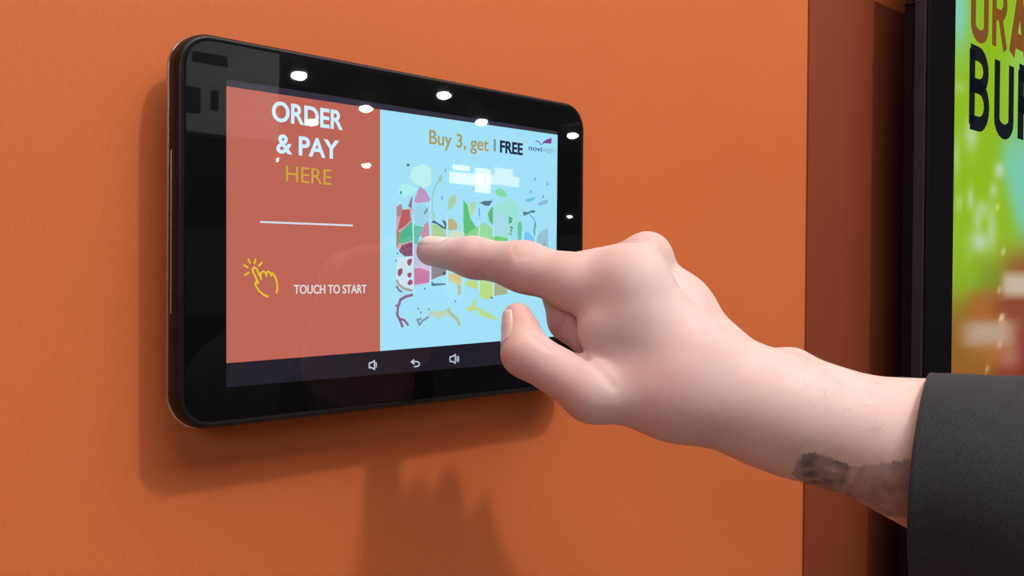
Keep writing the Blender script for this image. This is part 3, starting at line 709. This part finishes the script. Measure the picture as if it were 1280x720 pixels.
bp = N.new('ShaderNodeBump'); bp.inputs['Strength'].default_value = 0.3; bp.inputs['Distance'].default_value = 0.0005; L.new(n1.outputs['Fac'], bp.inputs['Height']); L.new(bp.outputs[0], b.inputs['Normal'])
NS, NA = 60, 72
c0 = toc(at(1156, 606, 0.416)); c1 = toc(at(1990, 735, 0.315))
ax = c1 - c0; Ls = np.linalg.norm(ax); ax /= Ls
upv = np.array([0.05, 1.0, 0.02]); dep = np.array([-0.50, 0.0, -1.0])
def sleeve_ring(s, off):
    r_up = 0.0455 + 0.010 * s + off; r_d = 0.045 + 0.012 * s + off
    out = []
    for k in range(NA):
        a = 2 * math.pi * k / NA
        fold = 0.0011 * math.sin(3 * a + 14 * s) * s ** 0.5 + 0.0010 * math.sin(2 * a - 22 * s + 1) * min(1, s * 4) + 0.0005 * math.sin(5 * a + 9 * s)
        p = c0 + ax * (s * Ls) + upv * math.cos(a) * (r_up + fold) + dep * math.sin(a) * (r_d * (1 + 0.24 * max(0.0, -math.sin(a))) + fold)
        p = p + ax * (-0.0020 * math.sin(a) ** 2 * (1 - s))
        out.append(p)
    return out
rings = [sleeve_ring(s, -0.0022) for s in (0.10, 0.05, 0.012, 0.003)] + [sleeve_ring(0.0, -0.0012), sleeve_ring(-0.0018, -0.0006), sleeve_ring(-0.0018, 0.0002), sleeve_ring(0.0, 0.0009), sleeve_ring(0.004, 0.0012)] + \
        [sleeve_ring(s, 0.0010) for s in np.linspace(0.012, 1.0, NS)]
bm = bmesh.new(); vv = [[bm.verts.new(tow(p)) for p in rg] for rg in rings]
for i in range(len(vv) - 1):
    for k in range(NA):
        j = (k + 1) % NA; bm.faces.new((vv[i][k], vv[i][j], vv[i + 1][j], vv[i + 1][k]))
bm.faces.new(vv[-1]); bm.faces.new(vv[0][::-1])
sl = from_bm('jacket_sleeve', bm, CLOTH, person, True)
sl['label'] = 'charcoal wool jacket sleeve'

# ------------------------------------------------------------------ the hall behind the viewer (seen in the tablet's glass)
LAMPM = mat('lamp_diffuser', (0.9, 0.9, 0.9, 1), 0.5, 0, 0.3, (1.0, 0.97, 0.93, 1), 55.0)
LAMPB = mat('lamp_housing', (0.25, 0.25, 0.26, 1), 0.4)
def mirrored(u, v, dist):
    p = onwall(u, v, GY); d = p - CAM; d /= np.linalg.norm(d); return p + d * np.array([1, -1, 1]) * dist
def on_ceiling(u, v):
    p = onwall(u, v, GY); d = p - CAM; d = d / np.linalg.norm(d) * np.array([1, -1, 1]); return p + d * ((CEIL - 0.06 - p[2]) / d[2])
def lathe(name, prof, m, parent, n=28):
    bm = bmesh.new(); vv = [[bm.verts.new((r * math.cos(2 * math.pi * k / n), r * math.sin(2 * math.pi * k / n), z)) for k in range(n)] for r, z in prof]
    for i in range(len(vv) - 1):
        for k in range(n):
            j = (k + 1) % n; bm.faces.new((vv[i][k], vv[i][j], vv[i + 1][j], vv[i + 1][k]))
    bm.faces.new(vv[-1]); bm.faces.new(vv[0][::-1])
    return from_bm(name, bm, m, parent, True)
lamp0 = empty('ceiling_lamp', 'round lit lamp under the dark hall ceiling, a bright dot in the tablet glass', 'lamp', 'ceiling lamps of the hall')
lathe('housing', [(0.05, 0.06), (0.054, 0.055), (0.054, 0.006), (0.05, 0.002), (0.03, 0.002)], LAMPB, lamp0)
lathe('diffuser', [(0.030, 0.004), (0.049, -0.004), (0.058, -0.018), (0.056, -0.030), (0.046, -0.041), (0.028, -0.049), (0.003, -0.052)], LAMPM, lamp0)
spots = [(374, 91), (390, 150), (555, 116), (457, 133), (602, 150), (716, 167), (343, 197), (458, 205), (712, 270)]
for i, (u, v) in enumerate(spots):
    if i == 0: o = lamp0
    else:
        o = lamp0.copy(); COL.objects.link(o)
        for ch in list(lamp0.children):
            c2 = ch.copy(); c2.parent = o; COL.objects.link(c2)
    o.location = on_ceiling(u, v)

FASC = mat('booth_white', (0.78, 0.79, 0.82, 1), 0.6); FDK = mat('booth_dark_opening', (0.05, 0.05, 0.06, 1), 0.7)
def hall(u, v, Y):                              # where the ray mirrored in the tablet glass meets the plane y = Y
    p = onwall(u, v, GY); d = (p - CAM) * np.array([1, -1, 1]); return p + d * ((Y - p[1]) / d[1])
FY = -4.2
fx0, fx1 = hall(206, 110, FY)[0], hall(350, 110, FY)[0]; fz0, fz1 = hall(300, 172, FY)[2], hall(300, 40, FY)[2]
booth = empty('booth_fascia', 'white booth front with dark openings across the aisle, mirrored at the tablet corner', 'booth')
box('fascia_panel', (fx0, FY - 0.12, fz0), (fx1, FY, fz1), FASC, booth, 0.01)
for (u, v, du, dv) in ((240, 118, 10, 8), (240, 133, 10, 7), (268, 126, 5, 12), (262, 74, 22, 3)):
    a, b2 = hall(u - du, v + dv, FY), hall(u + du, v - dv, FY)
    box('opening', (a[0], FY - 0.004, a[2]), (b2[0], FY + 0.006, b2[2]), FDK, booth, 0.002)
for x in (fx0 + 0.06, fx1 - 0.06): box('post', (x - 0.05, FY - 0.11, 0.0), (x + 0.05, FY - 0.01, fz0 + 0.01), FDK, booth, 0.006)
SGW = mat('sign_white', (0.8, 0.8, 0.8, 1), 0.5, 0, 0.3, (1, 1, 1, 1), 11.0); SGP = mat('sign_pink', (0.8, 0.5, 0.6, 1), 0.5, 0, 0.3, (1.0, 0.55, 0.75, 1), 7.0)
SY2 = -8.0
sign = empty('lit_sign', 'lit white and pink hanging sign far across the hall, mirrored in the blue screen', 'sign')
a, b2 = hall(556, 244, SY2), hall(656, 204, SY2)
box('backing', (a[0], SY2 - 0.1, a[2]), (b2[0], SY2, b2[2]), FDK, sign, 0.01)
for (u0, v0, u1, v1, m_) in ((566, 212, 586, 208, SGW), (562, 229, 602, 219, SGW), (594, 240, 612, 212, SGW), (608, 230, 648, 222, SGP), (618, 221, 640, 212, SGP)):
    a, b2 = hall(u0, v0, SY2), hall(u1, v1, SY2)
    box('light_bar', (a[0], SY2 - 0.004, a[2]), (b2[0], SY2 + 0.02, b2[2]), m_, sign, 0.008)
a, b2 = hall(570, 204, SY2), hall(640, 204, SY2)
for q in (a, b2): box('hanger', (q[0] - 0.01, SY2 - 0.06, q[2] - 0.02), (q[0] + 0.01, SY2 - 0.04, CEIL), FDK, sign)

# parent inverse for parts modelled in world coordinates
bpy.context.view_layer.update()
for o in list(bpy.data.objects):
    if o.parent == tablet:
        o.matrix_parent_inverse = Matrix.Translation(-Vector(tablet.location))
